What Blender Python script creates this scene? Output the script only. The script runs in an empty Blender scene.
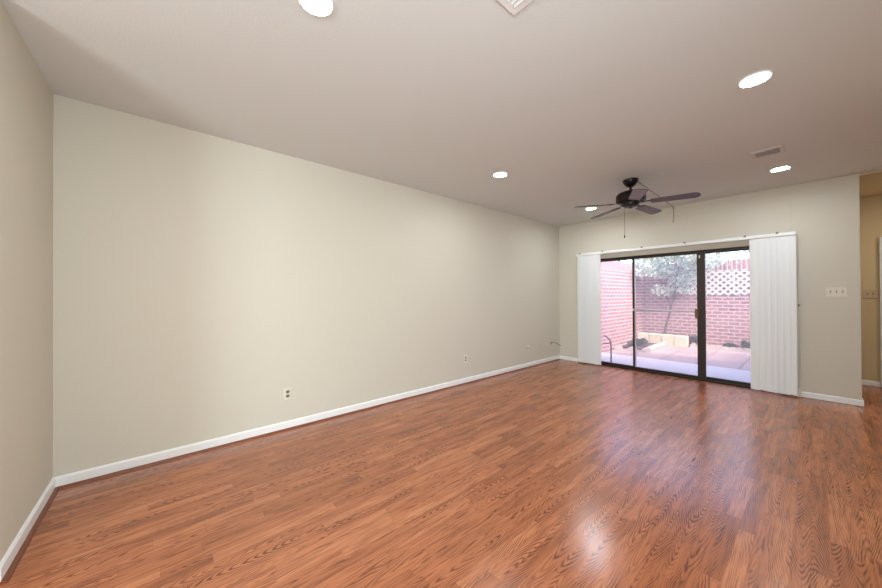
import bpy, bmesh, math, random
from mathutils import Vector, Matrix
R = math.radians
random.seed(7)
SC = bpy.context.scene
COL = SC.collection

# ------------------------------------------------------------------ camera
YAW, PITCH, ROLL = 0.8603048, 0.0052409, -0.0050006
CAM = Vector((3.38381, 0.0, 1.304276))
fw = Vector((-math.sin(YAW) * math.cos(PITCH), math.cos(YAW) * math.cos(PITCH), math.sin(PITCH)))
r0 = Vector((math.cos(YAW), math.sin(YAW), 0)); u0 = r0.cross(fw)
rr = math.cos(ROLL) * r0 + math.sin(ROLL) * u0
uu = -math.sin(ROLL) * r0 + math.cos(ROLL) * u0
cd = bpy.data.cameras.new('camera'); cam = bpy.data.objects.new('camera', cd); COL.objects.link(cam)
m = Matrix.Identity(4)
for i in range(3):
    m[i][0], m[i][1], m[i][2], m[i][3] = rr[i], uu[i], -fw[i], CAM[i]
cam.matrix_world = m
cd.sensor_width = 36.0; cd.lens = 320.56 / 882 * 36; cd.clip_start = 0.02
SC.camera = cam

# ------------------------------------------------------------------ world, sun, added fill lights, exposure
w = bpy.data.worlds.new('sky'); SC.world = w; w.use_nodes = True
nt = w.node_tree; bg = nt.nodes['Background']
sky = nt.nodes.new('ShaderNodeTexSky'); sky.sky_type = 'NISHITA'; sky.sun_disc = False
sky.sun_elevation = R(48); sky.sun_rotation = R(130); sky.dust_density = 2.0
nt.links.new(sky.outputs[0], bg.inputs[0]); bg.inputs[1].default_value = 1.05

def light(name, kind, loc, direction, energy, col, **kw):
    ld = bpy.data.lights.new(name, kind); ld.energy = energy; ld.color = col
    for k, v in kw.items(): setattr(ld, k, v)
    o = bpy.data.objects.new(name, ld); COL.objects.link(o); o.location = loc
    o.rotation_euler = Vector(direction).to_track_quat('-Z', 'Y').to_euler()
    return o
light('sun', 'SUN', (6, 2, 12), (-0.72, 0.24, -0.65), 2.7, (1.0, 0.95, 0.88), angle=R(4))
light('fill_light_right', 'AREA', (4.06, 0.15, 1.55), (-1, 0.0, 0.0), 54, (0.82, 0.94, 1.0),
      shape='RECTANGLE', size=1.2, size_y=1.4)  # unseen fill added to brighten the left wall, posing as window light
light('fill_light_behind', 'AREA', (4.45, -3.95, 1.45), (-.15, 1, 0), 215, (0.80, 0.93, 1.0), shape='RECTANGLE', size=1.9, size_y=1.7)  # unseen fill added behind the camera to even out the room
light('hall_fill', 'AREA', (4.9, 6.9, 2.62), (0, 0, -1), 14, (1.0, .88, .72), shape='DISK', size=.3)  # unseen fill added to lift the hall, it has no fixture
LAMP_EMISSION = 235.0
vs = SC.view_settings
vs.view_transform = 'Standard'; vs.look = 'None'; vs.gamma = 1.0; vs.use_curve_mapping = False
vs.exposure = 0.11

# ------------------------------------------------------------------ materials
def s2l(c):
    return tuple(((v / 255) / 12.92 if v / 255 <= .04045 else ((v / 255 + .055) / 1.055) ** 2.4) for v in c) + (1,)

def new_mat(name):
    mt = bpy.data.materials.new(name); mt.use_nodes = True
    return mt, mt.node_tree, mt.node_tree.nodes['Principled BSDF']

def N(t, typ, **kw):
    n = t.nodes.new(typ)
    for k, v in kw.items():
        if k == 'inp':
            for a, b in v.items(): n.inputs[a].default_value = b
        else: setattr(n, k, v)
    return n

def math_node(t, op, a, b=None, c=None):
    n = t.nodes.new('ShaderNodeMath'); n.operation = op
    for i, v in enumerate((a, b, c)):
        if v is None: continue
        if isinstance(v, (int, float)): n.inputs[i].default_value = v
        else: t.links.new(v, n.inputs[i])
    return n.outputs[0]

def simple(name, rgb, rough=.5, metal=0.0, var=.06, scale=12.0, bump=0.0, spec=.5):
    mt, t, b = new_mat(name)
    tc = N(t, 'ShaderNodeTexCoord')
    nz = N(t, 'ShaderNodeTexNoise', inp={'Scale': scale, 'Detail': 4.0})
    t.links.new(tc.outputs['Object'], nz.inputs['Vector'])
    mx = N(t, 'ShaderNodeMixRGB')
    c = s2l(rgb)
    mx.inputs[1].default_value = tuple(v * (1 - var) for v in c[:3]) + (1,)
    mx.inputs[2].default_value = tuple(min(1, v * (1 + var)) for v in c[:3]) + (1,)
    t.links.new(nz.outputs['Fac'], mx.inputs[0]); t.links.new(mx.outputs[0], b.inputs['Base Color'])
    b.inputs['Roughness'].default_value = rough; b.inputs['Metallic'].default_value = metal
    b.inputs['Specular IOR Level'].default_value = spec
    if bump:
        bp = N(t, 'ShaderNodeBump', inp={'Strength': bump, 'Distance': .004})
        t.links.new(nz.outputs['Fac'], bp.inputs['Height']); t.links.new(bp.outputs[0], b.inputs['Normal'])
    return mt

M = {}
M['wall'] = simple('wall paint', (210, 204, 189), .85, var=.015, scale=60, bump=.12, spec=.2)
M['hallpaint'] = simple('hall paint', (205, 186, 152), .85, var=.015, scale=60, bump=.12, spec=.2)
M['ceiling'] = simple('ceiling paint', (217, 219, 216), .9, var=.015, scale=90, bump=.25, spec=.15)
M['trimwhite'] = simple('white trim paint', (240, 240, 238), .4, var=.01)
M['plastic'] = simple('white plastic', (226, 219, 203), .35, var=.01)
M['ivory'] = simple('ivory plate', (222, 213, 196), .4, var=.01)
M['tanplate'] = simple('tan plate', (190, 165, 130), .4, var=.01)
M['slot'] = simple('grey receptacle', (120, 117, 110), .5)
M['dark'] = simple('dark slot', (38, 33, 30), .6)
M['bronze'] = simple('dark bronze frame', (52, 42, 36), .4, metal=.3, var=.08)
M['handle'] = simple('brown wood handle', (105, 72, 50), .4, var=.2, scale=40)
M['alu'] = simple('aluminium bar', (205, 203, 205), .35, metal=.5, var=.02)
M['fanmetal'] = simple('oil rubbed bronze', (22, 17, 17), .35, metal=.4, var=.1)
M['brass'] = simple('aged brass chain', (120, 95, 70), .4, metal=.6)
M['cord'] = simple('tan cord', (125, 108, 90), .7)
M['blackcable'] = simple('dark cable', (60, 52, 46), .5)
M['ventgrey'] = simple('vent enamel', (205, 198, 190), .45, var=.01)
M['ventwhite'] = simple('white vent enamel', (232, 232, 230), .45, var=.01)
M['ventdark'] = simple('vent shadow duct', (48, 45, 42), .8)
M['concrete'] = simple('pale concrete', (214, 204, 203), .85, var=.05, scale=5, bump=.2)
M['stone'] = simple('cream split stone', (210, 196, 168), .9, var=.16, scale=14, bump=.8)
M['edge'] = simple('pale edging stone', (190, 182, 170), .9, var=.12, scale=18, bump=.6)
M['soil'] = simple('dark soil', (74, 62, 56), .95, var=.35, scale=25, bump=1)
M['iron'] = simple('black iron', (50, 50, 55), .5, metal=.3)
M['bark'] = simple('grey bark', (112, 98, 88), .9, var=.3, scale=30, bump=.8)
M['lattice'] = simple('cream lattice paint', (226, 216, 204), .7, var=.04)
M['shoewood'] = simple('stained shoe molding', (122, 66, 40), .4, var=.25, scale=25)
M['doorpaint'] = simple('white door paint', (224, 228, 230), .4, var=.01)

# blade wood: dark walnut
mt, t, b = new_mat('walnut blade')
tc = N(t, 'ShaderNodeTexCoord'); mp = N(t, 'ShaderNodeMapping'); mp.inputs['Scale'].default_value = (4, 45, 45)
nz = N(t, 'ShaderNodeTexNoise', inp={'Scale': 1.0, 'Detail': 5.0})
rp = N(t, 'ShaderNodeValToRGB'); rp.color_ramp.elements[0].color = s2l((52, 40, 40)); rp.color_ramp.elements[1].color = s2l((84, 66, 64))
rp.color_ramp.elements[0].position = .35; rp.color_ramp.elements[1].position = .65
t.links.new(tc.outputs['Object'], mp.inputs[0]); t.links.new(mp.outputs[0], nz.inputs[0]); t.links.new(nz.outputs['Fac'], rp.inputs[0])
t.links.new(rp.outputs[0], b.inputs['Base Color']); b.inputs['Roughness'].default_value = .38
M['blade'] = mt

# blinds: white pvc letting some daylight through
mt, t, b = new_mat('white blind vinyl')
b.inputs['Base Color'].default_value = s2l((249, 251, 251)); b.inputs['Roughness'].default_value = .45
tr = N(t, 'ShaderNodeBsdfTranslucent', inp={'Color': s2l((238, 240, 240))})
mx = N(t, 'ShaderNodeMixShader', inp={0: .12}); out = t.nodes['Material Output']
t.links.new(b.outputs[0], mx.inputs[1]); t.links.new(tr.outputs[0], mx.inputs[2]); t.links.new(mx.outputs[0], out.inputs[0])
M['vane'] = mt

# glass with the washed-out haze mixed in as pale lilac translucency
mt, t, b = new_mat('hazed glass')
out = t.nodes['Material Output']
tp = N(t, 'ShaderNodeBsdfTransparent', inp={0: (.97, .96, .985, 1)})
gl = N(t, 'ShaderNodeBsdfGlossy', inp={'Roughness': .02})
tl = N(t, 'ShaderNodeBsdfTranslucent', inp={0: (.95, .92, 1.0, 1)})
fr = N(t, 'ShaderNodeFresnel', inp={0: 1.45})
m1 = N(t, 'ShaderNodeMixShader', inp={0: .13}); m2 = N(t, 'ShaderNodeMixShader')
t.links.new(tp.outputs[0], m1.inputs[1]); t.links.new(tl.outputs[0], m1.inputs[2])
t.links.new(fr.outputs[0], m2.inputs[0]); t.links.new(m1.outputs[0], m2.inputs[1]); t.links.new(gl.outputs[0], m2.inputs[2])
t.links.new(m2.outputs[0], out.inputs[0])
M['glass'] = mt

def emitter(name, col, strength):
    mt, t, b = new_mat(name)
    b.inputs['Base Color'].default_value = (.9, .9, .9, 1)
    b.inputs['Emission Color'].default_value = col; b.inputs['Emission Strength'].default_value = strength
    return mt
M['lamp'] = emitter('lit lamp lens', (.92, .97, 1.0, 1), LAMP_EMISSION)

# wood strip floor
def floor_mat():
    mt, t, b = new_mat('red oak strip floor')
    L = t.links
    tc = N(t, 'ShaderNodeTexCoord'); sp = N(t, 'ShaderNodeSeparateXYZ'); L.new(tc.outputs['Object'], sp.inputs[0])
    x, y = sp.outputs[0], sp.outputs[1]
    W, LEN = .066, .62
    row = math_node(t, 'FLOOR', math_node(t, 'DIVIDE', x, W))
    wn = N(t, 'ShaderNodeTexWhiteNoise', noise_dimensions='1D'); L.new(row, wn.inputs['W'])
    yy = math_node(t, 'ADD', y, math_node(t, 'MULTIPLY', wn.outputs['Value'], 7.3))
    seg = math_node(t, 'FLOOR', math_node(t, 'DIVIDE', yy, LEN))
    cmb = N(t, 'ShaderNodeCombineXYZ'); L.new(row, cmb.inputs[0]); L.new(seg, cmb.inputs[1])
    idn = N(t, 'ShaderNodeTexWhiteNoise', noise_dimensions='2D'); L.new(cmb.outputs[0], idn.inputs['Vector'])
    rid = idn.outputs['Value']
    # cathedral grain: nested chevrons along every strip, each with its own centre, spacing and drift
    u = math_node(t, 'FRACT', math_node(t, 'DIVIDE', x, W))
    sc_ = N(t, 'ShaderNodeSeparateColor'); L.new(idn.outputs['Color'], sc_.inputs[0])
    ra, rb_, rc = sc_.outputs[0], sc_.outputs[1], sc_.outputs[2]
    gc = N(t, 'ShaderNodeCombineXYZ'); L.new(math_node(t, 'MULTIPLY', x, 16.0), gc.inputs[0]); L.new(math_node(t, 'MULTIPLY', yy, 4.0), gc.inputs[1])
    L.new(math_node(t, 'MULTIPLY', rid, 61.0), gc.inputs[2])
    n1 = N(t, 'ShaderNodeTexNoise', inp={'Scale': 1.0, 'Detail': 2.0, 'Roughness': .5}); L.new(gc.outputs[0], n1.inputs['Vector'])
    du = math_node(t, 'ABSOLUTE', math_node(t, 'SUBTRACT', u, math_node(t, 'MULTIPLY_ADD', ra, 1.3, -.15)))
    du = math_node(t, 'POWER', du, 1.5)
    freq = math_node(t, 'MULTIPLY', math_node(t, 'SIGN', math_node(t, 'SUBTRACT', rb_, .5)), math_node(t, 'MULTIPLY_ADD', rc, 120.0, 22.0))
    ph = math_node(t, 'MULTIPLY_ADD', du, 40.0, math_node(t, 'MULTIPLY', yy, freq))
    ph = math_node(t, 'MULTIPLY_ADD', n1.outputs['Fac'], 20.0, ph)
    wav = math_node(t, 'MULTIPLY_ADD', math_node(t, 'SINE', ph), .5, .5)
    wav = math_node(t, 'POWER', wav, 2.1)
    # fine pores
    pc = N(t, 'ShaderNodeCombineXYZ'); L.new(math_node(t, 'MULTIPLY', x, 260.0), pc.inputs[0]); L.new(math_node(t, 'MULTIPLY', yy, 9.0), pc.inputs[1]); L.new(rid, pc.inputs[2])
    n2 = N(t, 'ShaderNodeTexNoise', inp={'Scale': 1.0, 'Detail': 3.0}); L.new(pc.outputs[0], n2.inputs['Vector'])
    rp = N(t, 'ShaderNodeValToRGB'); L.new(rid, rp.inputs[0])
    cr = rp.color_ramp
    cr.elements[0].position = 0; cr.elements[0].color = s2l((167, 98, 61))
    cr.elements[1].position = 1; cr.elements[1].color = s2l((199, 126, 84))
    e = cr.elements.new(.3); e.color = s2l((180, 108, 69)); e = cr.elements.new(.72); e.color = s2l((189, 115, 75))
    dark = N(t, 'ShaderNodeMixRGB', blend_type='MULTIPLY'); L.new(rp.outputs[0], dark.inputs[1]); dark.inputs[2].default_value = (.27, .19, .16, 1)
    n3 = N(t, 'ShaderNodeTexNoise', inp={'Scale': 1.0, 'Detail': 2.0})
    mp3 = N(t, 'ShaderNodeMapping'); mp3.inputs['Scale'].default_value = (26, 3.2, 1); L.new(tc.outputs['Object'], mp3.inputs[0]); L.new(mp3.outputs[0], n3.inputs[0])
    mk = N(t, 'ShaderNodeMapRange', interpolation_type='SMOOTHSTEP', inp={1: .38, 2: .60, 3: .20, 4: 1.0}); L.new(n3.outputs['Fac'], mk.inputs[0])
    amt = math_node(t, 'MULTIPLY', wav, math_node(t, 'MULTIPLY', mk.outputs[0], math_node(t, 'MULTIPLY_ADD', rc, .6, .55)))
    amt = math_node(t, 'ADD', amt, math_node(t, 'MULTIPLY', math_node(t, 'SUBTRACT', n2.outputs['Fac'], .42), 1.0))
    stc = N(t, 'ShaderNodeCombineXYZ'); L.new(math_node(t, 'MULTIPLY', x, 75.0), stc.inputs[0]); L.new(math_node(t, 'MULTIPLY', yy, 4.5), stc.inputs[1]); L.new(math_node(t, 'MULTIPLY', rid, 17.0), stc.inputs[2])
    n4 = N(t, 'ShaderNodeTexNoise', inp={'Scale': 1.0, 'Detail': 3.0, 'Roughness': .6}); L.new(stc.outputs[0], n4.inputs['Vector'])
    amt = math_node(t, 'ADD', amt, math_node(t, 'MULTIPLY', math_node(t, 'SUBTRACT', n4.outputs['Fac'], .47), 1.5))
    mm = N(t, 'ShaderNodeClamp'); L.new(amt, mm.inputs[0]); L.new(mm.outputs[0], dark.inputs[0])
    # seams
    fx = math_node(t, 'FRACT', math_node(t, 'DIVIDE', x, W)); fy = math_node(t, 'FRACT', math_node(t, 'DIVIDE', yy, LEN))
    sx = math_node(t, 'LESS_THAN', fx, .022); sy = math_node(t, 'LESS_THAN', fy, .0035)
    seam = math_node(t, 'MAXIMUM', sx, sy)
    sm = N(t, 'ShaderNodeMixRGB', blend_type='MULTIPLY'); L.new(math_node(t, 'MULTIPLY', seam, .45), sm.inputs[0]); L.new(dark.outputs[0], sm.inputs[1]); sm.inputs[2].default_value = (.45, .36, .3, 1)
    L.new(sm.outputs[0], b.inputs['Base Color'])
    L.new(math_node(t, 'MULTIPLY_ADD', wav, .06, .205), b.inputs['Roughness'])
    b.inputs['Specular IOR Level'].default_value = .85
    bp = N(t, 'ShaderNodeBump', inp={'Strength': .08, 'Distance': .001}); L.new(amt, bp.inputs['Height']); L.new(bp.outputs[0], b.inputs['Normal'])
    return mt
M['floor'] = floor_mat()

def brick_mat(name, ax, c1, c2, mort, bw=.21, rh=.088, ms=.013, zs=0, off=.5, soldier=None):
    mt, t, b = new_mat(name); L = t.links
    tc = N(t, 'ShaderNodeTexCoord'); sp = N(t, 'ShaderNodeSeparateXYZ'); L.new(tc.outputs['Object'], sp.inputs[0])
    def bricks(bw, rh, zoff):
        cb = N(t, 'ShaderNodeCombineXYZ'); L.new(sp.outputs[ax[0]], cb.inputs[0])
        L.new(math_node(t, 'SUBTRACT', sp.outputs[ax[1]], zoff), cb.inputs[1])
        br = N(t, 'ShaderNodeTexBrick', offset=off, inp={'Scale': 1.0, 'Mortar Size': ms, 'Brick Width': bw, 'Row Height': rh, 'Bias': 0.0, 'Mortar Smooth': .2,
                                       'Color1': s2l(c1), 'Color2': s2l(c2), 'Mortar': s2l(mort)})
        L.new(cb.outputs[0], br.inputs['Vector']); return br
    br = bricks(bw, rh, zs); col, fac = br.outputs['Color'], br.outputs['Fac']
    if soldier:
        b2 = bricks(rh, soldier[1], soldier[0])
        sel = math_node(t, 'GREATER_THAN', sp.outputs[2], soldier[0])
        mx = N(t, 'ShaderNodeMixRGB'); L.new(sel, mx.inputs[0]); L.new(col, mx.inputs[1]); L.new(b2.outputs['Color'], mx.inputs[2]); col = mx.outputs[0]
        mf = N(t, 'ShaderNodeMixRGB'); L.new(sel, mf.inputs[0]); L.new(fac, mf.inputs[1]); L.new(b2.outputs['Fac'], mf.inputs[2]); fac = mf.outputs[0]
    nz = N(t, 'ShaderNodeTexNoise', inp={'Scale': 9.0, 'Detail': 4.0}); L.new(tc.outputs['Object'], nz.inputs[0])
    mv = N(t, 'ShaderNodeMixRGB', blend_type='MULTIPLY', inp={0: .35}); L.new(col, mv.inputs[1]); L.new(nz.outputs['Color'], mv.inputs[2])
    L.new(col, mv.inputs[1])
    hs = N(t, 'ShaderNodeMixRGB', inp={0: .75}); L.new(mv.outputs[0], hs.inputs[1]); L.new(col, hs.inputs[2])
    L.new(hs.outputs[0], b.inputs['Base Color']); b.inputs['Roughness'].default_value = .9
    bp = N(t, 'ShaderNodeBump', invert=True, inp={'Strength': .5, 'Distance': .008}); L.new(fac, bp.inputs['Height']); L.new(bp.outputs[0], b.inputs['Normal'])
    return mt
M['brickside'] = brick_mat('red brick side', (1, 2), (160, 98, 92), (182, 122, 112), (208, 194, 190), soldier=(1.92, .24))
M['brickback_shaded'] = brick_mat('shaded red brick back', (0, 2), (150, 108, 102), (172, 128, 120), (196, 180, 174), soldier=(1.90, .26))  # duller copy of the side brick, the back wall's shade put into its colour
M['paver'] = brick_mat('pink grey pavers', (0, 1), (172, 150, 144), (192, 170, 163), (142, 124, 118), bw=.62, rh=.62, ms=.018, off=.0)

def leaf_mat(name, a, b_, trans=.35):
    mt, t, b = new_mat(name); L = t.links
    g = N(t, 'ShaderNodeNewGeometry'); rp = N(t, 'ShaderNodeValToRGB')
    rp.color_ramp.elements[0].color = s2l(a); rp.color_ramp.elements[1].color = s2l(b_)
    L.new(g.outputs['Random Per Island'], rp.inputs[0]); L.new(rp.outputs[0], b.inputs['Base Color'])
    b.inputs['Roughness'].default_value = .38
    tr = N(t, 'ShaderNodeBsdfTranslucent'); L.new(rp.outputs[0], tr.inputs[0])
    mx = N(t, 'ShaderNodeMixShader', inp={0: trans}); L.new(b.outputs[0], mx.inputs[1]); L.new(tr.outputs[0], mx.inputs[2])
    L.new(mx.outputs[0], t.nodes['Material Output'].inputs[0])
    return mt
M['leaf'] = leaf_mat('sunlit silvery green leaves', (166, 182, 152), (250, 251, 238))  # near-white end paints sun highlights into the leaf colour
M['darkleaf'] = leaf_mat('dark green leaves', (62, 84, 66), (98, 122, 92), .2)

# ------------------------------------------------------------------ mesh helpers
class MB:
    def __init__(s): s.bm = bmesh.new()
    def box(s, x0, x1, y0, y1, z0, z1, mat=None, bevel=0):
        if x0 > x1: x0, x1 = x1, x0
        if y0 > y1: y0, y1 = y1, y0
        if z0 > z1: z0, z1 = z1, z0
        v = [s.bm.verts.new((x, y, z)) for z in (z0, z1) for (x, y) in ((x0, y0), (x1, y0), (x1, y1), (x0, y1))]
        if mat is not None:
            for q in v: q.co = mat @ q.co
        fs = [s.bm.faces.new([v[i] for i in f]) for f in ((3, 2, 1, 0), (4, 5, 6, 7), (0, 1, 5, 4), (1, 2, 6, 5), (2, 3, 7, 6), (3, 0, 4, 7))]
        if bevel:
            es = list({e for f in fs for e in f.edges})
            bmesh.ops.bevel(s.bm, geom=es, offset=bevel, segments=2, affect='EDGES', profile=.5)
        return s
    def prism(s, pts, d0, d1, axis=2, mat=None):
        # outline pts (a, b) extruded along axis from d0 to d1
        def P(a, b, d):
            return Vector({0: (d, a, b), 1: (a, d, b), 2: (a, b, d)}[axis])
        A = [s.bm.verts.new(P(a, b, d0)) for a, b in pts]; B = [s.bm.verts.new(P(a, b, d1)) for a, b in pts]
        if mat is not None:
            for q in A + B: q.co = mat @ q.co
        n = len(pts); s.bm.faces.new(A[::-1]); s.bm.faces.new(B)
        for i in range(n): s.bm.faces.new((A[i], A[(i + 1) % n], B[(i + 1) % n], B[i]))
        return s
    def tube(s, pts, r, seg=8, closed_caps=True):
        pts = [Vector(p) for p in pts]; rings = []
        rs = r if isinstance(r, (list, tuple)) else [r] * len(pts)
        ref = None
        for i, p in enumerate(pts):
            d = (pts[min(i + 1, len(pts) - 1)] - pts[max(i - 1, 0)]).normalized()
            if ref is None: ref = d.orthogonal().normalized()
            a = (ref - d * ref.dot(d)).normalized(); ref = a; b = d.cross(a)
            rings.append([s.bm.verts.new(p + (a * math.cos(2 * math.pi * k / seg) + b * math.sin(2 * math.pi * k / seg)) * rs[i]) for k in range(seg)])
        for i in range(len(rings) - 1):
            for k in range(seg):
                s.bm.faces.new((rings[i][k], rings[i][(k + 1) % seg], rings[i + 1][(k + 1) % seg], rings[i + 1][k]))
        s.bm.faces.new(rings[0][::-1]); s.bm.faces.new(rings[-1])
        return s
    def lathe(s, prof, c=(0, 0, 0), seg=40):
        # prof: (radius, z) list around the vertical axis through c; radius 0 closes
        rings = []
        for r_, z in prof:
            if r_ < 1e-6: rings.append([s.bm.verts.new((c[0], c[1], c[2] + z))])
            else: rings.append([s.bm.verts.new((c[0] + r_ * math.cos(2 * math.pi * k / seg), c[1] + r_ * math.sin(2 * math.pi * k / seg), c[2] + z)) for k in range(seg)])
        for a, b in zip(rings, rings[1:]):
            for k in range(seg):
                k2 = (k + 1) % seg
                if len(a) == 1 and len(b) == 1: continue
                if len(a) == 1: s.bm.faces.new((a[0], b[k2], b[k]))
                elif len(b) == 1: s.bm.faces.new((a[k], a[k2], b[0]))
                else: s.bm.faces.new((a[k], a[k2], b[k2], b[k]))
        return s
    def build(s, name, mat, parent=None, origin=(0, 0, 0), smooth=False, bevel=0):
        bmesh.ops.recalc_face_normals(s.bm, faces=s.bm.faces)
        o_ = Vector(origin)
        for v in s.bm.verts: v.co -= o_
        me = bpy.data.meshes.new(name); s.bm.to_mesh(me); s.bm.free()
        me.materials.append(mat)
        if smooth:
            for p in me.polygons: p.use_smooth = True
        ob = bpy.data.objects.new(name, me); COL.objects.link(ob)
        if parent is not None: ob.parent = parent
        else: ob.location = o_
        if bevel:
            bv = ob.modifiers.new('bevel', 'BEVEL'); bv.width = bevel; bv.segments = 2; bv.limit_method = 'ANGLE'
        if smooth:
            es = ob.modifiers.new('split', 'EDGE_SPLIT'); es.split_angle = R(35)
        return ob

def tag(o, label=None, cat=None, group=None, kind=None):
    if label: o['label'] = label
    if cat: o['category'] = cat
    if group: o['group'] = group
    if kind: o['kind'] = kind
    return o
def empty(name, loc, label, cat, group=None, rz=0):
    o = bpy.data.objects.new(name, None); COL.objects.link(o); o.location = loc; o.rotation_euler = (0, 0, rz); o.empty_display_size = .1
    return tag(o, label, cat, group)
def children(o): return [c for c in list(COL.objects) if c.parent == o]
def copy_tree(o, parent=None):
    c = o.copy(); COL.objects.link(c); c.parent = parent
    for ch in children(o): copy_tree(ch, c)
    return c

# ------------------------------------------------------------------ room shell
H = 2.70; D = 6.1025; YN = -0.580; XE = 3.740; YH = 7.546; XR = 5.60
def S(name, mb, mat, label=None, **kw):
    o = mb.build(name, mat, **kw); o['kind'] = 'structure'
    if label: o['label'] = label
    return o
S('floor', MB().box(-.2, XR + .2, -4.25, D + .02, -.06, 0).box(XE - .01, XR + .2, D + .02, YH + .15, -.06, 0), M['floor'], 'orange brown wood strip floor')
S('ceiling', MB().box(-.2, XR + .2, -4.25, D + .2, H, H + .15).box(XE - .12, XR + .2, D + .2, YH + .15, H, H + .15), M['ceiling'], 'off white painted ceiling')
S('ceiling_hall', MB().box(XE, XR + .2, D, YH, H - .03, H - .0005), M['hallpaint'], 'tan ceiling of the dark hall')
S('wall_left', MB().box(-.2, 0, YN - .2, D + .2, -.06, H), M['wall'], 'long plain beige wall on the left')
YF = -4.05; XN = 0.97
S('wall_near', MB().box(-.2, XN, YN - .2, YN, -.06, H).box(XN - .2, XN, YF, YN - .2, -.06, H), M['wall'], 'beige wall at the left edge of the photo')
S('wall_front', MB().box(XN - .2, 3.4, YF - .2, YF, -.06, H).box(5.5, XR + .2, YF - .2, YF, -.06, H).box(3.4, 5.5, YF - .2, YF, -.06, .5).box(3.4, 5.5, YF - .2, YF, 2.4, H), M['wall'])  # unseen wall set far back so the added rear fill spreads
DX0, DX1, DZ = .41, 3.20, 1.975
S('wall_back', MB().box(0, DX0, D, D + .2, -.06, H).box(DX1, XE, D, D + .2, -.06, H).box(DX0, DX1, D, D + .2, DZ, H)
  .box(XE - .12, XE, D + .2, YH + .15, -.06, H), M['wall'], 'beige back wall around the patio door')
S('wall_hall', MB().box(XE, XR + .2, YH, YH + .15, -.06, H), M['hallpaint'], 'tan wall at the end of the hall')
XW = 4.10
S('wall_right', MB().box(XW, XW + .2, YN, -.45, -.06, H).box(XW, XW + .2, .75, 3.9, -.06, H).box(XW, XW + .2, -.45, .75, -.06, .85).box(XW, XW + .2, -.45, .75, 2.25, H)
  .box(XW + .2, XR, 3.7, 3.9, -.06, H).box(XR, XR + .2, 3.7, YH + .15, -.06, H).box(XR, XR + .2, YF - .2, YN + .2, -.06, H).box(XW + .2, XR, YN, YN + .2, -.06, H), M['wall'])  # unseen wall moved in so its added fill leaves the right side dim
S('added_window_1', MB().box(XW + .05, XW + .1, -.45, -.40, .85, 2.25).box(XW + .05, XW + .1, .70, .75, .85, 2.25).box(XW + .05, XW + .1, -.4, .7, .85, .9)
  .box(XW + .05, XW + .1, -.4, .7, 2.2, 2.25).box(XW + .05, XW + .1, .13, .17, .9, 2.2), M['trimwhite'])  # invented window out of view, framing the right fill light
MB().box(XW + .12, XW + .15, -.44, .74, .86, 2.24).build('added_light_block', M['trimwhite'], COL.objects['added_window_1'])  # opaque sheet added to keep sun and sky out of the opening
def frame_y(x0, x1, z0, z1, y0, y1):
    return MB().box(x0, x0 + .05, y0, y1, z0, z1).box(x1 - .05, x1, y0, y1, z0, z1).box(x0 + .05, x1 - .05, y0, y1, z0, z0 + .05).box(x0 + .05, x1 - .05, y0, y1, z1 - .05, z1)
w2 = S('added_window_2', frame_y(3.4, 5.5, .5, 2.4, YF - .1, YF - .05), M['trimwhite'])  # invented window behind the camera, framing the rear fill light
MB().box(3.42, 5.48, YF - .15, YF - .12, .52, 2.38).build('added_light_block', M['trimwhite'], w2)  # opaque sheet added behind the rear fill to block outside light
# old painted-over panel around the patio door, standing a few millimetres off the wall
PX0, PX1, PZ = .318, 3.262, 2.53
S('trim_1', MB().box(PX0, DX0, D - .004, D, .075, PZ).box(DX1, XE - .002, D - .004, D, .075, PZ).box(DX0, DX1, D - .004, D, DZ, PZ), M['wall'], 'painted panel standing proud around the patio door', bevel=.002)

def base_profile(h0, h1, t): return [(0, h0), (t, h0), (t, h1 - .012), (t * .55, h1 - .003), (t * .3, h1), (0, h1)]
b = MB()
pts = base_profile(.015, .082, .014)
S('baseboard_left', b.prism(pts, YN, D, axis=1), M['trimwhite'], 'white baseboard along the long left wall')
S('baseboard_near', MB().prism([(YN + a, z) for a, z in pts], 0.0, XN, axis=0), M['trimwhite'], 'white baseboard at the left edge of the photo')
bb = MB(); pb = base_profile(.006, .074, .014)
bb.prism([(D - a, z) for a, z in pb], 0.012, DX0 - .01, axis=0).prism([(D - a, z) for a, z in pb], DX1 + .02, XE + .0135, axis=0)
bb.prism([(XE + a, z) for a, z in pb], D - .0125, YH, axis=1)
S('baseboard_back', bb, M['trimwhite'], 'white baseboard along the back wall')
S('baseboard_hall', MB().prism([(YH - a, z) for a, z in pb], XE, 3.98, axis=0).prism([(YH - a, z) for a, z in pb], 4.88, XR, axis=0), M['trimwhite'], 'white baseboard at the end of the hall')
def shoe(t, h): return [(0, 0), (t, 0), (t * .92, h * .45), (t * .7, h * .8), (t * .35, h), (0, h)]
S('trim_2', MB().prism([(.0 + a, z) for a, z in shoe(.030, .017)], YN + .02, D - .08, axis=1), M['shoewood'], 'thin stained wood strip under the left baseboard')
S('trim_3', MB().prism([(YN + a, z) for a, z in shoe(.034, .017)], .02, XN, axis=0), M['shoewood'], 'thin stained wood strip under the near baseboard')

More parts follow.
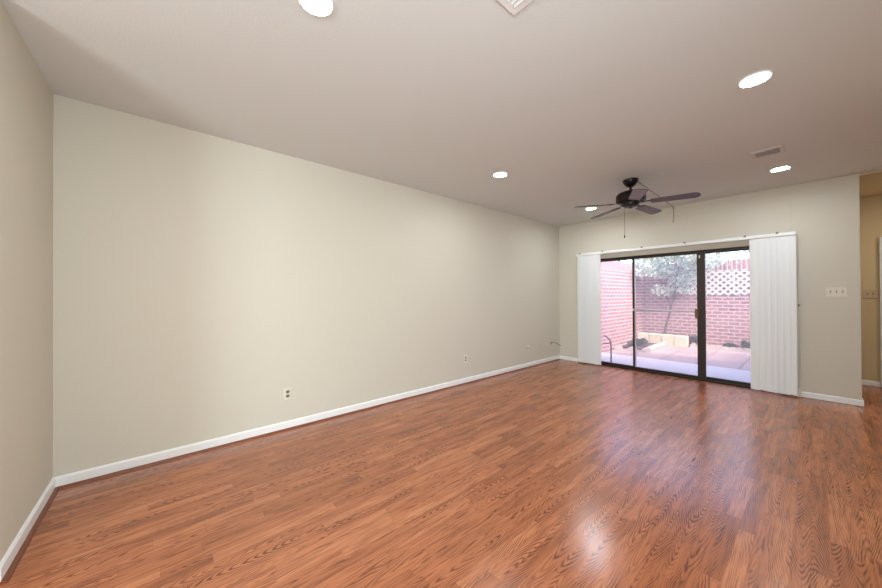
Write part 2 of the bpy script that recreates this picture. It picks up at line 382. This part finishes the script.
# hall door with its casing
dr = empty('door_1', (4.43, YH, 0), 'white hall door in its casing at the right edge', 'door'); dr['kind'] = 'structure'
o_ = (4.43, YH, 0)
MB().box(3.985, 4.05, YH - .022, YH, 0, 2.09).box(4.81, 4.875, YH - .022, YH, 0, 2.09).box(4.05, 4.81, YH - .022, YH, 2.03, 2.09).build('casing', M['doorpaint'], dr, o_, bevel=.004)
db = MB().box(4.05, 4.81, YH - .012, YH, .01, 2.03)
for zz in ((.2, .75), (.95, 1.85)):
    for xx in ((4.14, 4.39), (4.47, 4.72)): db.box(xx[0], xx[1], YH - .018, YH - .011, zz[0], zz[1])
db.build('door_slab', M['doorpaint'], dr, o_, bevel=.003)
MB().lathe([(0, 0), (.025, .004), (.03, .02), (.02, .04), (.01, .05), (.01, .06), (.03, .065), (.03, .07), (0, .07)]).build('door_knob', M['brass'], dr, (0, 0, 0), smooth=True)
kn = COL.objects['door_knob']; kn.rotation_euler = (R(-90), 0, 0); kn.location = (-.30, -.082, .95)

# ------------------------------------------------------------------ patio door
pd = empty('door_2', (1.805, D + .1, 0), 'dark bronze sliding glass patio door in three panels', 'sliding door'); pd['kind'] = 'structure'
o_ = (1.805, D + .1, 0)
FY0, FY1 = D + .06, D + .17
MB().box(DX0, DX0 + .035, FY0, FY1, 0, DZ).box(DX1 - .035, DX1, FY0, FY1, 0, DZ).box(DX0, DX1, FY0, FY1, DZ - .032, DZ).box(DX0, DX1, FY0, FY1, -.06, .018)\
    .box(DX0, DX1, FY0 + .02, FY0 + .026, .018, .03).box(DX0, DX1, FY1 - .05, FY1 - .044, .018, .03).build('door_frame', M['bronze'], pd, o_)
def panel(nm, x0, x1, y, sl, sr, rail_b=.035, rail_t=.02):
    z0, z1 = .02, DZ - .03
    mb = MB().box(x0, x0 + sl, y, y + .035, z0, z1).box(x1 - sr, x1, y, y + .035, z0, z1).box(x0 + sl, x1 - sr, y, y + .035, z0, z0 + rail_b).box(x0 + sl, x1 - sr, y, y + .035, z1 - rail_t, z1)
    p = mb.build(nm, M['bronze'], pd, o_)
    MB().box(x0 + sl - .004, x1 - sr + .004, y + .014, y + .018, z0 + rail_b - .004, z1 - rail_t + .004).build('pane', M['glass'], p, o_).location = (0, 0, 0)
    return p
YA, YB = D + .115, D + .068
pl_ = panel('fixed_panel', DX0 + .03, 1.352, YA, .05, .03)
pm_ = panel('sliding_panel', 1.326, 2.318, YB, .030, .098)
pr_ = panel('fixed_panel', 2.235, DX1 - .03, YA, .06, .05)
for p_ in (pl_, pm_, pr_):
    for c in children(p_):
        pass
MB().box(1.352, 1.366, YB + .006, YB + .030, .055, DZ - .05).build('weatherstrip', M['alu'], pd, o_)
MB().box(2.196, 2.240, YB - .035, YB, .94, 1.085).build('handle', M['handle'], pm_, o_, bevel=.008)
MB().tube([(1.352, YB - .012, 1.042), (2.222, YB - .012, 1.042)], .011, 12).box(1.330, 1.356, YB - .026, YB, 1.022, 1.062).box(2.214, 2.236, YB - .026, YB, 1.028, 1.058).build('security_bar', M['alu'], pm_, o_, smooth=True)
MB().box(2.245, 2.262, YB - .008, YB, DZ - .12, DZ - .075).build('latch', M['alu'], pm_, o_, bevel=.003)

# ------------------------------------------------------------------ vertical blind
vb = empty('vertical_blind', (1.826, D, 2.07), 'white vertical blind on the patio door, drawn back in two stacks', 'blind')
o_ = (1.826, D, 2.07)
MB().box(.405, 3.247, 6.008, 6.052, 2.050, 2.094).build('headrail', M['trimwhite'], vb, o_, bevel=.004)
for x in (.468, .894, 1.523, 2.106, 2.776, 3.08):
    MB().box(x - .010, x + .010, 6.015, D - .004, 2.090, 2.102).box(x - .010, x + .010, D - .012, D - .004, 2.06, 2.102).box(x - .012, x + .012, 6.003, 6.015, 2.082, 2.105).build('bracket', M['slot'], vb, o_)
def vane(xc, ang, zb=.022, w=.089, curve=.009):
    mb = MB(); n = 8; pts = []
    ca, sa = math.cos(ang), math.sin(ang)
    for i in range(n + 1):
        s_ = -w / 2 + w * i / n; d = curve * (1 - (2 * i / n - 1) ** 2)
        pts.append((xc + s_ * ca - d * sa, 6.030 + s_ * sa + d * ca))
    back = [(a + .0016 * sa, b_ - .0016 * ca) for a, b_ in pts[::-1]]
    mb.prism(pts + back, zb, 2.046)
    mb.box(xc - .004, xc + .004, 6.026, 6.034, 2.04, 2.052)
    return mb.build('vane', M['vane'], vb, o_, smooth=True)
for i in range(7):
    vane(.447 + i * .0605, R(-(16 + random.uniform(-5, 5))), .024 + random.uniform(-.004, .004), curve=-.006)
for i in range(7):
    vane(2.862 + i * .0565, R(-(13 + random.uniform(-6, 6))), .022 + random.uniform(-.004, .004), curve=-.006)
MB().tube([(3.253, 6.045, 2.09), (3.258, 6.05, 1.6), (3.262, 6.06, 1.17), (3.256, 6.08, .6), (3.254, 6.085, .10)], .0025, 6)\
    .tube([(3.247, 6.03, 2.09), (3.266, 6.045, 1.17), (3.262, 6.08, .10)], .0022, 6).build('cord', M['plastic'], vb, o_)
MB().box(3.256, 3.272, 6.046, 6.062, 1.145, 1.175).build('cord_joiner', M['dark'], vb, o_, bevel=.003)
MB().box(3.243, 3.271, 6.05, D - .014, .005, .105).build('cord_tensioner', M['plastic'], vb, o_, bevel=.004)

# ------------------------------------------------------------------ ceiling fan
FX, FY = 1.941, 4.291
fan = empty('ceiling_fan', (FX, FY, H), 'dark bronze five blade ceiling fan with pull chain', 'ceiling fan')
MB().lathe([(0, 0), (.082, 0), (.084, -.012), (.078, -.030), (.060, -.060), (.040, -.078), (.026, -.088), (0, -.088)]).build('canopy', M['fanmetal'], fan, smooth=True)
MB().lathe([(0, -.08), (.0135, -.08), (.0135, -.145), (.03, -.150), (.034, -.165), (0, -.165)]).build('downrod', M['fanmetal'], fan, smooth=True)
MB().lathe([(0, -.145), (.050, -.147), (.105, -.155), (.142, -.172), (.158, -.195), (.160, -.225), (.160, -.262), (.150, -.275), (.125, -.284), (.08, -.290), (0, -.290)], (0, 0, .008)).build('motor_housing', M['fanmetal'], fan, smooth=True)
MB().lathe([(0, -.286), (.082, -.286), (.090, -.296), (.090, -.318), (.078, -.338), (.045, -.348), (.016, -.352), (.012, -.360), (0, -.362)], (0, 0, .014)).build('switch_housing', M['fanmetal'], fan, smooth=True)
ZB = -.288
def blade_mb():
    # outline in local X from r=.20 to .665, rounded outer end
    out = []
    r1, w1, r2, w2 = .205, .055, .665, .070
    out += [(r1, -w1), (r1 + .02, -w1 - .004)]
    out += [(r2 - .055, -w2)]
    for k in range(9):
        a = -90 + 180 * k / 8
        out.append((r2 - .055 + .055 * math.cos(R(a)), w2 * math.sin(R(a)) if abs(a) < 90 else w2 * (1 if a > 0 else -1)))
    out += [(r2 - .055, w2), (r1 + .02, w1 + .004), (r1, w1)]
    q = []
    for p in out:
        if not q or (abs(p[0] - q[-1][0]) + abs(p[1] - q[-1][1])) > 1e-5: q.append(p)
    return MB().prism(q, -.0035, .0035)
def iron_mb():
    mb = MB()
    mb.prism([(.085, -.020), (.16, -.013), (.20, -.018), (.235, -.045), (.262, -.036), (.275, 0), (.262, .036), (.235, .045), (.20, .018), (.16, .013), (.085, .020)], .0036, .009)
    mb.box(.07, .13, -.02, .02, .004, .022)
    for x, y in ((.232, -.028), (.232, .028), (.255, 0)): mb.lathe([(0, -.006), (.006, -.0055), (.007, -.0036), (.007, .004)], (x, y, 0), 10)
    return mb
blade_me = None
for k in range(5):
    ang = R(9.0 + 72 * k)
    if blade_me is None:
        bl = blade_mb().build('blade', M['blade'], fan, bevel=.002); ir = iron_mb().build('blade_iron', M['fanmetal'], bl)
        blade_me, iron_me = bl.data, ir.data
    else:
        bl2 = bl.copy(); COL.objects.link(bl2); bl2.parent = fan
        ir2 = ir.copy(); COL.objects.link(ir2); ir2.parent = bl2; 
        bl_c = bl2
    tgt = bl if k == 0 else bl_c
    tgt.matrix_local = Matrix.Translation((0, 0, ZB)) @ Matrix.Rotation(ang, 4, 'Z') @ Matrix.Rotation(R(2.2), 4, 'Y') @ Matrix.Rotation(R(-10), 4, 'X')
pc = MB().tube([(-.045, -.055, -.335), (-.05, -.06, -.36), (-.05, -.06, -.67)], .0022, 6)
pch = pc.build('pull_chain', M['brass'], fan)
MB().lathe([(0, -.668), (.004, -.67), (.006, -.685), (.006, -.70), (.003, -.708), (0, -.709)], (-.05, -.06, 0), 12).build('chain_fob', M['dark'], pch, smooth=True)

# swag cord over the ceiling from the canopy to a hook by the back wall, its end hanging
sw = empty('swag_cord', (1.95, 6.09, 2.69), 'thin cord swagged across the ceiling from the fan to a hook', 'cord')
MB().tube([(1.985, 4.372, 2.694), (1.975, 4.9, 2.692), (1.96, 5.6, 2.692), (1.951, 6.07, 2.684), (1.950, 6.086, 2.66), (1.953, 6.088, 2.56), (1.951, 6.089, 2.49), (1.938, 6.088, 2.44)], .0035, 6).build('cord', M['cord'], sw, (1.95, 6.09, 2.69))
MB().tube([(1.95, 6.075, 2.70), (1.95, 6.075, 2.685), (1.94, 6.075, 2.672), (1.95, 6.075, 2.662), (1.962, 6.075, 2.67)], .004, 8).build('hook', M['cord'], sw, (1.95, 6.09, 2.69))

# ------------------------------------------------------------------ recessed ceiling lights
lamp_spots = [((1.862, .540), 'lit recessed ceiling light cut off by the top edge of the photo'),
              ((3.146, 2.900), 'large lit recessed ceiling light at the right, between the two vents'),
              ((3.150, 5.190), 'lit recessed ceiling light just behind the far vent'),
              ((1.035, 2.931), 'lit recessed ceiling light alone near the long left wall'),
              ((1.055, 5.201), 'lit recessed ceiling light seen behind the fan blade')]
proto = None
for (x, y), lab in lamp_spots:
    if proto is None:
        proto = empty('recessed_light', (x, y, H), lab, 'ceiling light', 'recessed ceiling lights'); o = proto
        MB().lathe([(.070, 0), (.070, -.006), (.074, -.009), (.079, -.008), (.084, -.003), (.0845, 0)], seg=48).build('trim_ring', M['trimwhite'], proto, smooth=True)
        MB().lathe([(0, -.010), (.035, -.009), (.060, -.006), (.0705, -.003), (.0705, 0), (0, 0)], seg=48).build('lens', M['lamp'], proto, smooth=True)
    else:
        o = copy_tree(proto); o.location = (x, y, H); o['label'] = lab

# ------------------------------------------------------------------ ceiling vents
def vent(x0, x1, y0, y1, lab, border_x, border, nsl, tilt, half, fm):
    c = ((x0 + x1) / 2, (y0 + y1) / 2, H)
    e = empty('ceiling_vent', c, lab, 'vent', 'ceiling air vents')
    a0, a1, b0, b1 = x0 + border_x, x1 - border_x, y0 + border, y1 - border
    f = MB().box(x0, x1, y0, b0, H - .008, H).box(x0, x1, b1, y1, H - .008, H).box(x0, a0, b0, b1, H - .008, H).box(a1, x1, b0, b1, H - .008, H)
    f.build('vent_frame', fm, e, c, bevel=.003)
    MB().box(a0, a1, b0, b1, H - .002, H).build('duct_shade', M['ventdark'], e, c)  # flat dark sheet painted as the shade inside the duct
    g = MB()
    for i in range(nsl):
        y = b0 + (b1 - b0) * (i + .5) / nsl
        g.box(a0, a1, -.0014, .0014, -half, half, Matrix.Translation((0, y, H - .0075)) @ Matrix.Rotation(R(tilt), 4, 'X'))
    g.build('louvers', fm, e, c)
vent(2.421, 2.73, 1.00, 1.314, 'white ceiling vent cut off by the top edge of the photo', .035, .035, 11, 48, .0075, M['ventwhite'])
vent(2.985, 3.212, 4.375, 4.615, 'grey ceiling vent in front of the light by the patio door', .030, .050, 5, -40, .0062, M['ventgrey'])

# ------------------------------------------------------------------ outlets, switches, cable
def outlet(y, z, lab):
    e = empty('wall_outlet', (0, y, z), lab, 'outlet', 'duplex outlets on the long wall')
    MB().box(0, .006, -.036, .036, -.058, .058).build('cover_plate', M['plastic'], e, bevel=.003)
    for s_ in (-1, 1):
        pts = []
        for k in range(20):
            a = 2 * math.pi * k / 20; pts.append((.0165 * math.cos(a), max(-.0135, min(.0135, .0165 * math.sin(a))) + s_ * .0205))
        rc = MB().prism(pts, .006, .0085, axis=0).build('receptacle', M['slot'], e)
        MB().box(.0085, .009, -.0075, -.0055, s_ * .0205 - .002, s_ * .0205 + .007).box(.0085, .009, .0055, .0075, s_ * .0205 - .002, s_ * .0205 + .006)\
            .box(.0085, .009, -.002, .002, s_ * .0205 - .009, s_ * .0205 - .005).build('slots', M['dark'], rc)
    sc = MB().prism([(.003 * math.cos(k * math.pi / 5), .003 * math.sin(k * math.pi / 5)) for k in range(10)], .006, .0075, axis=0).build('screw', M['alu'], e)
    return e
outlet(.912, .347, 'white duplex outlet on the long wall, nearest the camera')
outlet(3.386, .363, 'white duplex outlet on the long wall, nearer the patio door')
e = empty('cable_plate', (0, 4.986, .345), 'blank cream wall plate with a cable jack, low on the long wall', 'wall plate')
MB().box(0, .006, -.036, .036, -.058, .058).build('cover_plate', M['ivory'], e, bevel=.003)
MB().prism([(.008 * math.cos(k * math.pi / 6) - .012, .008 * math.sin(k * math.pi / 6)) for k in range(12)], .006, .016, axis=0).build('jack', M['brass'], e)
e = empty('blank_plate', (0, 5.42, .33), 'blank beige wall plate low on the long wall, near the far corner', 'wall plate')
MB().box(0, .005, -.036, .036, -.058, .058).build('cover_plate', M['wall'], e, bevel=.002)
for s_ in (-1, 1): MB().prism([(.003 * math.cos(k * math.pi / 5), .003 * math.sin(k * math.pi / 5) + s_ * .042) for k in range(10)], .005, .0062, axis=0).build('screw', M['ivory'], e)
e = empty('wall_cable', (0, 5.77, .36), 'loose dark cable sticking out of the wall in the far corner', 'cable')
MB().prism([(.017 * math.cos(k * math.pi / 8), .028 * math.sin(k * math.pi / 8)) for k in range(16)], 0, .004, axis=0).build('grommet', M['slot'], e)
MB().tube([(.0, 0, 0), (.018, .012, .008), (.024, .08, .008), (.028, .17, -.022), (.035, .25, -.060), (.04, .29, -.078)], .0055, 8).build('cable', M['blackcable'], e, smooth=True)

def switch(x, y, z, n, lab, mat):
    e = empty('light_switch', (x, y, z), lab, 'light switch')
    w_ = .046 * (n - 1) + .072
    MB().box(-w_ / 2, w_ / 2, -.007, 0, -.058, .058).build('cover_plate', mat, e, bevel=.003)
    for i in range(n):
        cx = (i - (n - 1) / 2) * .046
        MB().box(cx - .006, cx + .006, -.0078, -.0065, -.0125, .0125).build('toggle_slot', M['dark'], e)
        MB().box(-.004, .004, -.016, 0, -.005, .005, Matrix.Translation((cx, -.006, .001)) @ Matrix.Rotation(R(24), 4, 'X')).build('toggle', mat, e, bevel=.001)
        for s_ in (-1, 1): MB().prism([(cx + .003 * math.cos(k * math.pi / 5), .003 * math.sin(k * math.pi / 5) + s_ * .030) for k in range(10)], -.0082, -.007, axis=1).build('screw', M['slot'], e)
switch(3.563, D, 1.327, 3, 'white triple light switch on the wall beside the patio door', M['ivory'])
switch(3.905, YH, 1.295, 2, 'tan double light switch on the dark hall wall', M['tanplate'])

# ------------------------------------------------------------------ patio
GX0, GX1, GY = .10, 4.6, 10.65
S('patio_slab', MB().box(GX0, GX1, D + .2, 7.88, -.20, -.060), M['concrete'], 'pale concrete slab just outside the patio door', bevel=.01)
S('patio_paving', MB().box(GX0, GX1, 7.88, GY, -.20, -.070), M['paver'], 'pinkish square pavers beyond the concrete slab')
S('wall_patio_left', MB().box(GX0 - .22, GX0, D + .2, GY + .22, -.2, 2.16), M['brickside'], 'red brick garden wall on the left of the patio')
S('wall_patio_back', MB().box(GX0, GX1, GY, GY + .22, -.2, 2.16), M['brickback_shaded'], 'red brick garden wall at the back of the patio')
S('wall_patio_right', MB().box(GX1, GX1 + .22, YH + .15, GY + .22, -.2, 2.16), M['brickside'], 'red brick garden wall on the right of the patio')
S('ground', MB().box(-12, 16, GY + .22, 30, -.3, -.2), M['soil'])

lt = empty('lattice_panel', (2.1, GY - .02, 1.6), 'cream diagonal lattice panel fixed to the back garden wall', 'lattice')
o_ = (2.1, GY - .02, 1.6); LX0, LX1, LZ0, LZ1 = .74, 3.50, 1.29, 1.90
def clip_seg(p, q):
    # clip the line z = z0 + s*(x - x0) to the panel rectangle
    (x0, z0), s_ = p, q
    xs = []
    for z in (LZ0, LZ1): xs.append(x0 + (z - z0) / s_)
    a, b_ = max(LX0, min(xs)), min(LX1, max(xs))
    return None if b_ - a < .02 else ((a, z0 + s_ * (a - x0)), (b_, z0 + s_ * (b_ - x0)))
for s_, y in ((1, GY - .032), (-1, GY - .0215)):
    g = MB(); x = LX0 - 1.0
    while x < LX1 + 1.0:
        sg = clip_seg((x, (LZ0 if s_ > 0 else LZ1)), s_)
        if sg:
            (xa, za), (xb, zb) = sg; L_ = math.hypot(xb - xa, zb - za)
            g.box(-L_ / 2, L_ / 2, -.005, .005, -.019, .019, Matrix.Translation(((xa + xb) / 2, y, (za + zb) / 2)) @ Matrix.Rotation(-math.atan2(zb - za, xb - xa), 4, 'Y'))
        x += .15
    g.build('lattice_strips', M['lattice'], lt, o_)
for x in (LX0 + .42, 2.10, LX1 - .42): MB().box(x - .02, x + .02, GY - .016, GY - .003, LZ0 + .03, LZ1 - .03).build('batten', M['lattice'], lt, o_)

# planter wall of cream blocks
def rough_block(w_, d, h, amp=.006, bev=.015):
    mb = MB(); mb.box(-w_ / 2, w_ / 2, -d / 2, d / 2, 0, h, bevel=bev)
    bmesh.ops.subdivide_edges(mb.bm, edges=[e for e in mb.bm.edges if e.calc_length() > .07], cuts=3, use_grid_fill=True)
    for v in mb.bm.verts:
        if v.co.z > .002: v.co += Vector((random.uniform(-amp, amp), random.uniform(-amp, amp), random.uniform(-amp, amp) * .7))
    return mb
labs = ['cream stone planter block against the left garden wall', 'cream stone planter block, second from the left garden wall',
        'cream stone planter block, third from the left garden wall', 'cream stone planter block at the open right end of the raised bed']
for i in range(4):
    o = rough_block(.272, .20, .29).build('planter_block', M['stone']); o.location = (.245 + .287 * i, 10.30, -.070)
    tag(o, labs[i], 'stone block', 'blocks of the raised planter')
tag(MB().box(.10, 1.25, 10.41, GY - .005, -.07, .19).build('planter_soil', M['soil']), 'dark soil filling the raised stone planter', 'soil', kind='stuff')
tag(MB().box(  .105, .70, 8.90, 10.19, -.07, -.03).build('bed_soil', M['soil']), 'dark soil of the low bed inside the edging stones', 'soil', kind='stuff')
# low edging stones, set on the slant so their tops make a sawtooth
ep = MB(); ep.prism([(-.09, 0), (.09, 0), (.10, .075), (.055, .12), (-.05, .085), (-.10, .05)], -.045, .045, axis=1)
ep = ep.build('edging_stone', M['edge'], bevel=.012)
k = 0
for (x0, y0, x1, y1, n, lab) in ((.21, 8.53, .76, 8.74, 3, 'pale edging stone in the front row of the low bed'), (.77, 8.96, .77, 10.04, 6, 'pale edging stone in the side row of the low bed, facing the pavers')):
    for i in range(n):
        f = i / (n - 1)
        o = ep if k == 0 else ep.copy()
        if k: COL.objects.link(o)
        k += 1
        o.location = (x0 + (x1 - x0) * f, y0 + (y1 - y0) * f, -.07); o.rotation_euler = (0, 0, math.atan2(y1 - y0, x1 - x0))
        tag(o, lab, 'edging stone', 'front edging stones of the low bed' if n == 3 else 'side edging stones of the low bed')
# scalloped edging along the back wall
def scallop_mb(n=4, p=.125, h=.10):
    pts = [(-n * p / 2, 0)]
    for i in range(n):
        c = -n * p / 2 + p * (i + .5)
        for q in range(7):
            a = math.pi - math.pi * q / 6
            pts.append((c + p * .499 * math.cos(a), h - .045 + .045 * math.sin(a)))
    pts.append((n * p / 2, 0))
    return MB().prism(pts, -.03, .03, axis=1)
sp_ = scallop_mb().build('scalloped_edging', M['edge'], bevel=.004)
for i in range(6):
    o = sp_ if i == 0 else sp_.copy()
    if i: COL.objects.link(o)
    o.location = (1.53 + .505 * i, 10.36, -.07)
    tag(o, 'pale scalloped edging piece along the foot of the back garden wall', 'edging', 'scalloped edging pieces')

# ------------------------------------------------------------------ plants
def leaf(bm, c, n, L_, W_, roll):
    n = n.normalized(); a = n.orthogonal().normalized(); b_ = n.cross(a)
    d = a * math.cos(roll) + b_ * math.sin(roll); s_ = n.cross(d)
    v = [bm.verts.new(c - d * L_ * .5), bm.verts.new(c + s_ * W_ * .5 + n * W_ * .12), bm.verts.new(c + d * L_ * .5 - n * L_ * .1), bm.verts.new(c - s_ * W_ * .5 + n * W_ * .12), ]
    mid = bm.verts.new(c + n * -.001)
    for i in range(4): bm.faces.new((v[i], v[(i + 1) % 4], mid))
def rnd_dir():
    while True:
        v = Vector((random.uniform(-1, 1), random.uniform(-1, 1), random.uniform(-1, 1)))
        if .05 < v.length < 1: return v.normalized()
def leaves_build(name, clumps, per, L_, W_, mat, parent, origin, up=.6):
    mb = MB()
    for (c, rad) in clumps:
        c = Vector(c)
        for _ in range(per):
            d = rnd_dir() * rad * random.uniform(.25, 1) ** .5
            d.z *= .75
            n = rnd_dir() + Vector((0, 0, up))
            leaf(mb.bm, c + d, n, L_ * random.uniform(.7, 1.2), W_ * random.uniform(.7, 1.2), random.uniform(0, 6.28))
    bm = mb.bm; o_ = Vector(origin)
    for v in bm.verts: v.co -= o_
    me = bpy.data.meshes.new(name); bm.to_mesh(me); bm.free(); me.materials.append(mat)
    o = bpy.data.objects.new(name, me); COL.objects.link(o); o.parent = parent
    return o
T0 = (.66, 10.52, .20)
tree = empty('tree', T0, 'slender silvery green tree leaning out of the raised planter', 'tree')
tk = MB()
tk.tube([(.66, 10.52, .20), (.74, 10.47, .5), (.86, 10.40, .95), (.98, 10.30, 1.4), (1.05, 10.2, 1.9), (1.02, 10.15, 2.5)], [.030, .027, .024, .020, .015, .008], 10)
tk.build('trunk', M['bark'], tree, T0, smooth=True)
br = [[(.86, 10.40, .95), (.74, 10.3, 1.4), (.6, 10.15, 1.9), (.45, 10.05, 2.3)], [(.98, 10.30, 1.4), (1.2, 10.2, 1.75), (1.5, 10.1, 2.1), (1.8, 10.05, 2.35)],
      [(1.03, 10.24, 1.7), (.9, 9.95, 2.1), (.8, 9.8, 2.5)], [(1.05, 10.2, 1.9), (1.25, 9.95, 2.2), (1.4, 9.9, 2.55)], [(.93, 10.34, 1.2), (1.15, 10.25, 1.45), (1.35, 10.2, 1.6)]]
for q in br: MB().tube(q, [.014, .011, .008, .005][:len(q)] if len(q) == 4 else [.013, .009, .005], 7).build('branch', M['bark'], tree, T0, smooth=True)
cl = []
for q in br:
    for p_ in q[1:]:
        for _ in range(2): cl.append((Vector(p_) + Vector((random.uniform(-.15, .15), random.uniform(-.15, .15), random.uniform(-.05, .22))), random.uniform(.16, .27)))
for _ in range(22): cl.append(((random.uniform(.2, 1.35), random.uniform(9.8, 10.4), random.uniform(1.8, 2.45)), random.uniform(.16, .26)))
for _ in range(34):
    tx = random.uniform(.2, 2.3); lo = 1.95 - .35 * min(1, max(0, tx - .2)) if tx < 1.35 else 1.9
    cl.append(((tx, random.uniform(9.7, 10.4), random.uniform(lo, 2.75)), random.uniform(.2, .3)))
leaves_build('foliage', cl, 85, .11, .048, M['leaf'], tree, T0)
# taller trees on the far side of the garden wall
for i, (x, y, h, lab) in enumerate(((-1.3, 12.6, 4.0, 'leafy tree beyond the corner where the two garden walls meet'), (1.4, 13.2, 4.4, 'leafy tree beyond the back wall, above the lattice'), (4.2, 12.6, 4.0, 'leafy tree beyond the back wall, farthest right'))):
    c0 = (x, y, -.2)
    t_ = empty('garden_tree', c0, lab, 'tree', 'trees beyond the garden wall')
    MB().tube([(x, y, -.2), (x + .05, y, 1.0), (x, y + .05, 2.2), (x + .08, y, h - .8)], [.10, .085, .07, .03], 10).build('trunk', M['bark'], t_, c0, smooth=True)
    cl = [((x + random.uniform(-.95, .95), y + random.uniform(-.8, .8), random.uniform(1.9, h)), random.uniform(.3, .5)) for _ in range(22)]
    leaves_build('foliage', cl, 45, .13, .06, M['leaf'], t_, c0)
# low plants
def low_plant(x, y, z, rad, h, lab, grp, n=3):
    c0 = (x, y, z); e = empty('low_shrub', c0, lab, 'shrub', grp)
    st = MB()
    for k_ in range(7):
        a = k_ * .9; st.tube([(x, y, z), (x + .4 * rad * math.cos(a), y + .3 * rad * math.sin(a), z + h * .45), (x + .8 * rad * math.cos(a), y + .55 * rad * math.sin(a), z + h * .8)], [.006, .005, .003], 5)
    st.build('stems', M['bark'], e, c0)
    cl = [((x + random.uniform(-.6, .6) * rad, y + random.uniform(-.4, .4) * rad, z + h * random.uniform(.5, .8)), rad * .36) for _ in range(n * 2)]
    leaves_build('foliage', cl, 60, .07, .038, M['darkleaf'], e, c0)
low_plant(1.42, 10.50, -.07, .15, .34, 'dark green shrub beside the right end of the raised planter', 'low plants along the back wall')
low_plant(2.05, 10.52, -.07, .16, .20, 'short dark green shrub behind the scalloped edging', 'low plants along the back wall')
low_plant(2.35, 10.53, -.07, .13, .28, 'dark green shrub behind the scalloped edging, nearest the right blind stack', 'low plants along the back wall')
low_plant(.40, 9.45, -.02, .22, .17, 'sprawling dark plant in the low bed by the left garden wall', 'low bed plants')
low_plant(.33, 9.10, -.02, .12, .12, 'small dark plant at the front of the low bed', 'low bed plants')

# bent iron post outside the door
ip = empty('bent_post', (.757, 6.7, -.06), 'thin dark metal post with a hooked top outside the patio door', 'post')
MB().tube([(.757, 6.7, -.06), (.757, 6.7, .30), (.752, 6.7, .37), (.728, 6.7, .42), (.69, 6.7, .455), (.62, 6.7, .485)], .014, 10).build('post', M['iron'], ip, (.757, 6.7, -.06), smooth=True)
MB().box(.71, .80, 6.65, 6.75, -.06, -.05).build('base_plate', M['iron'], ip, (.757, 6.7, -.06))
MB().tube([(.755, 6.7, .33), (.60, 6.7, .33)], .010, 8).build('crossbar', M['iron'], ip, (.757, 6.7, -.06), smooth=True)
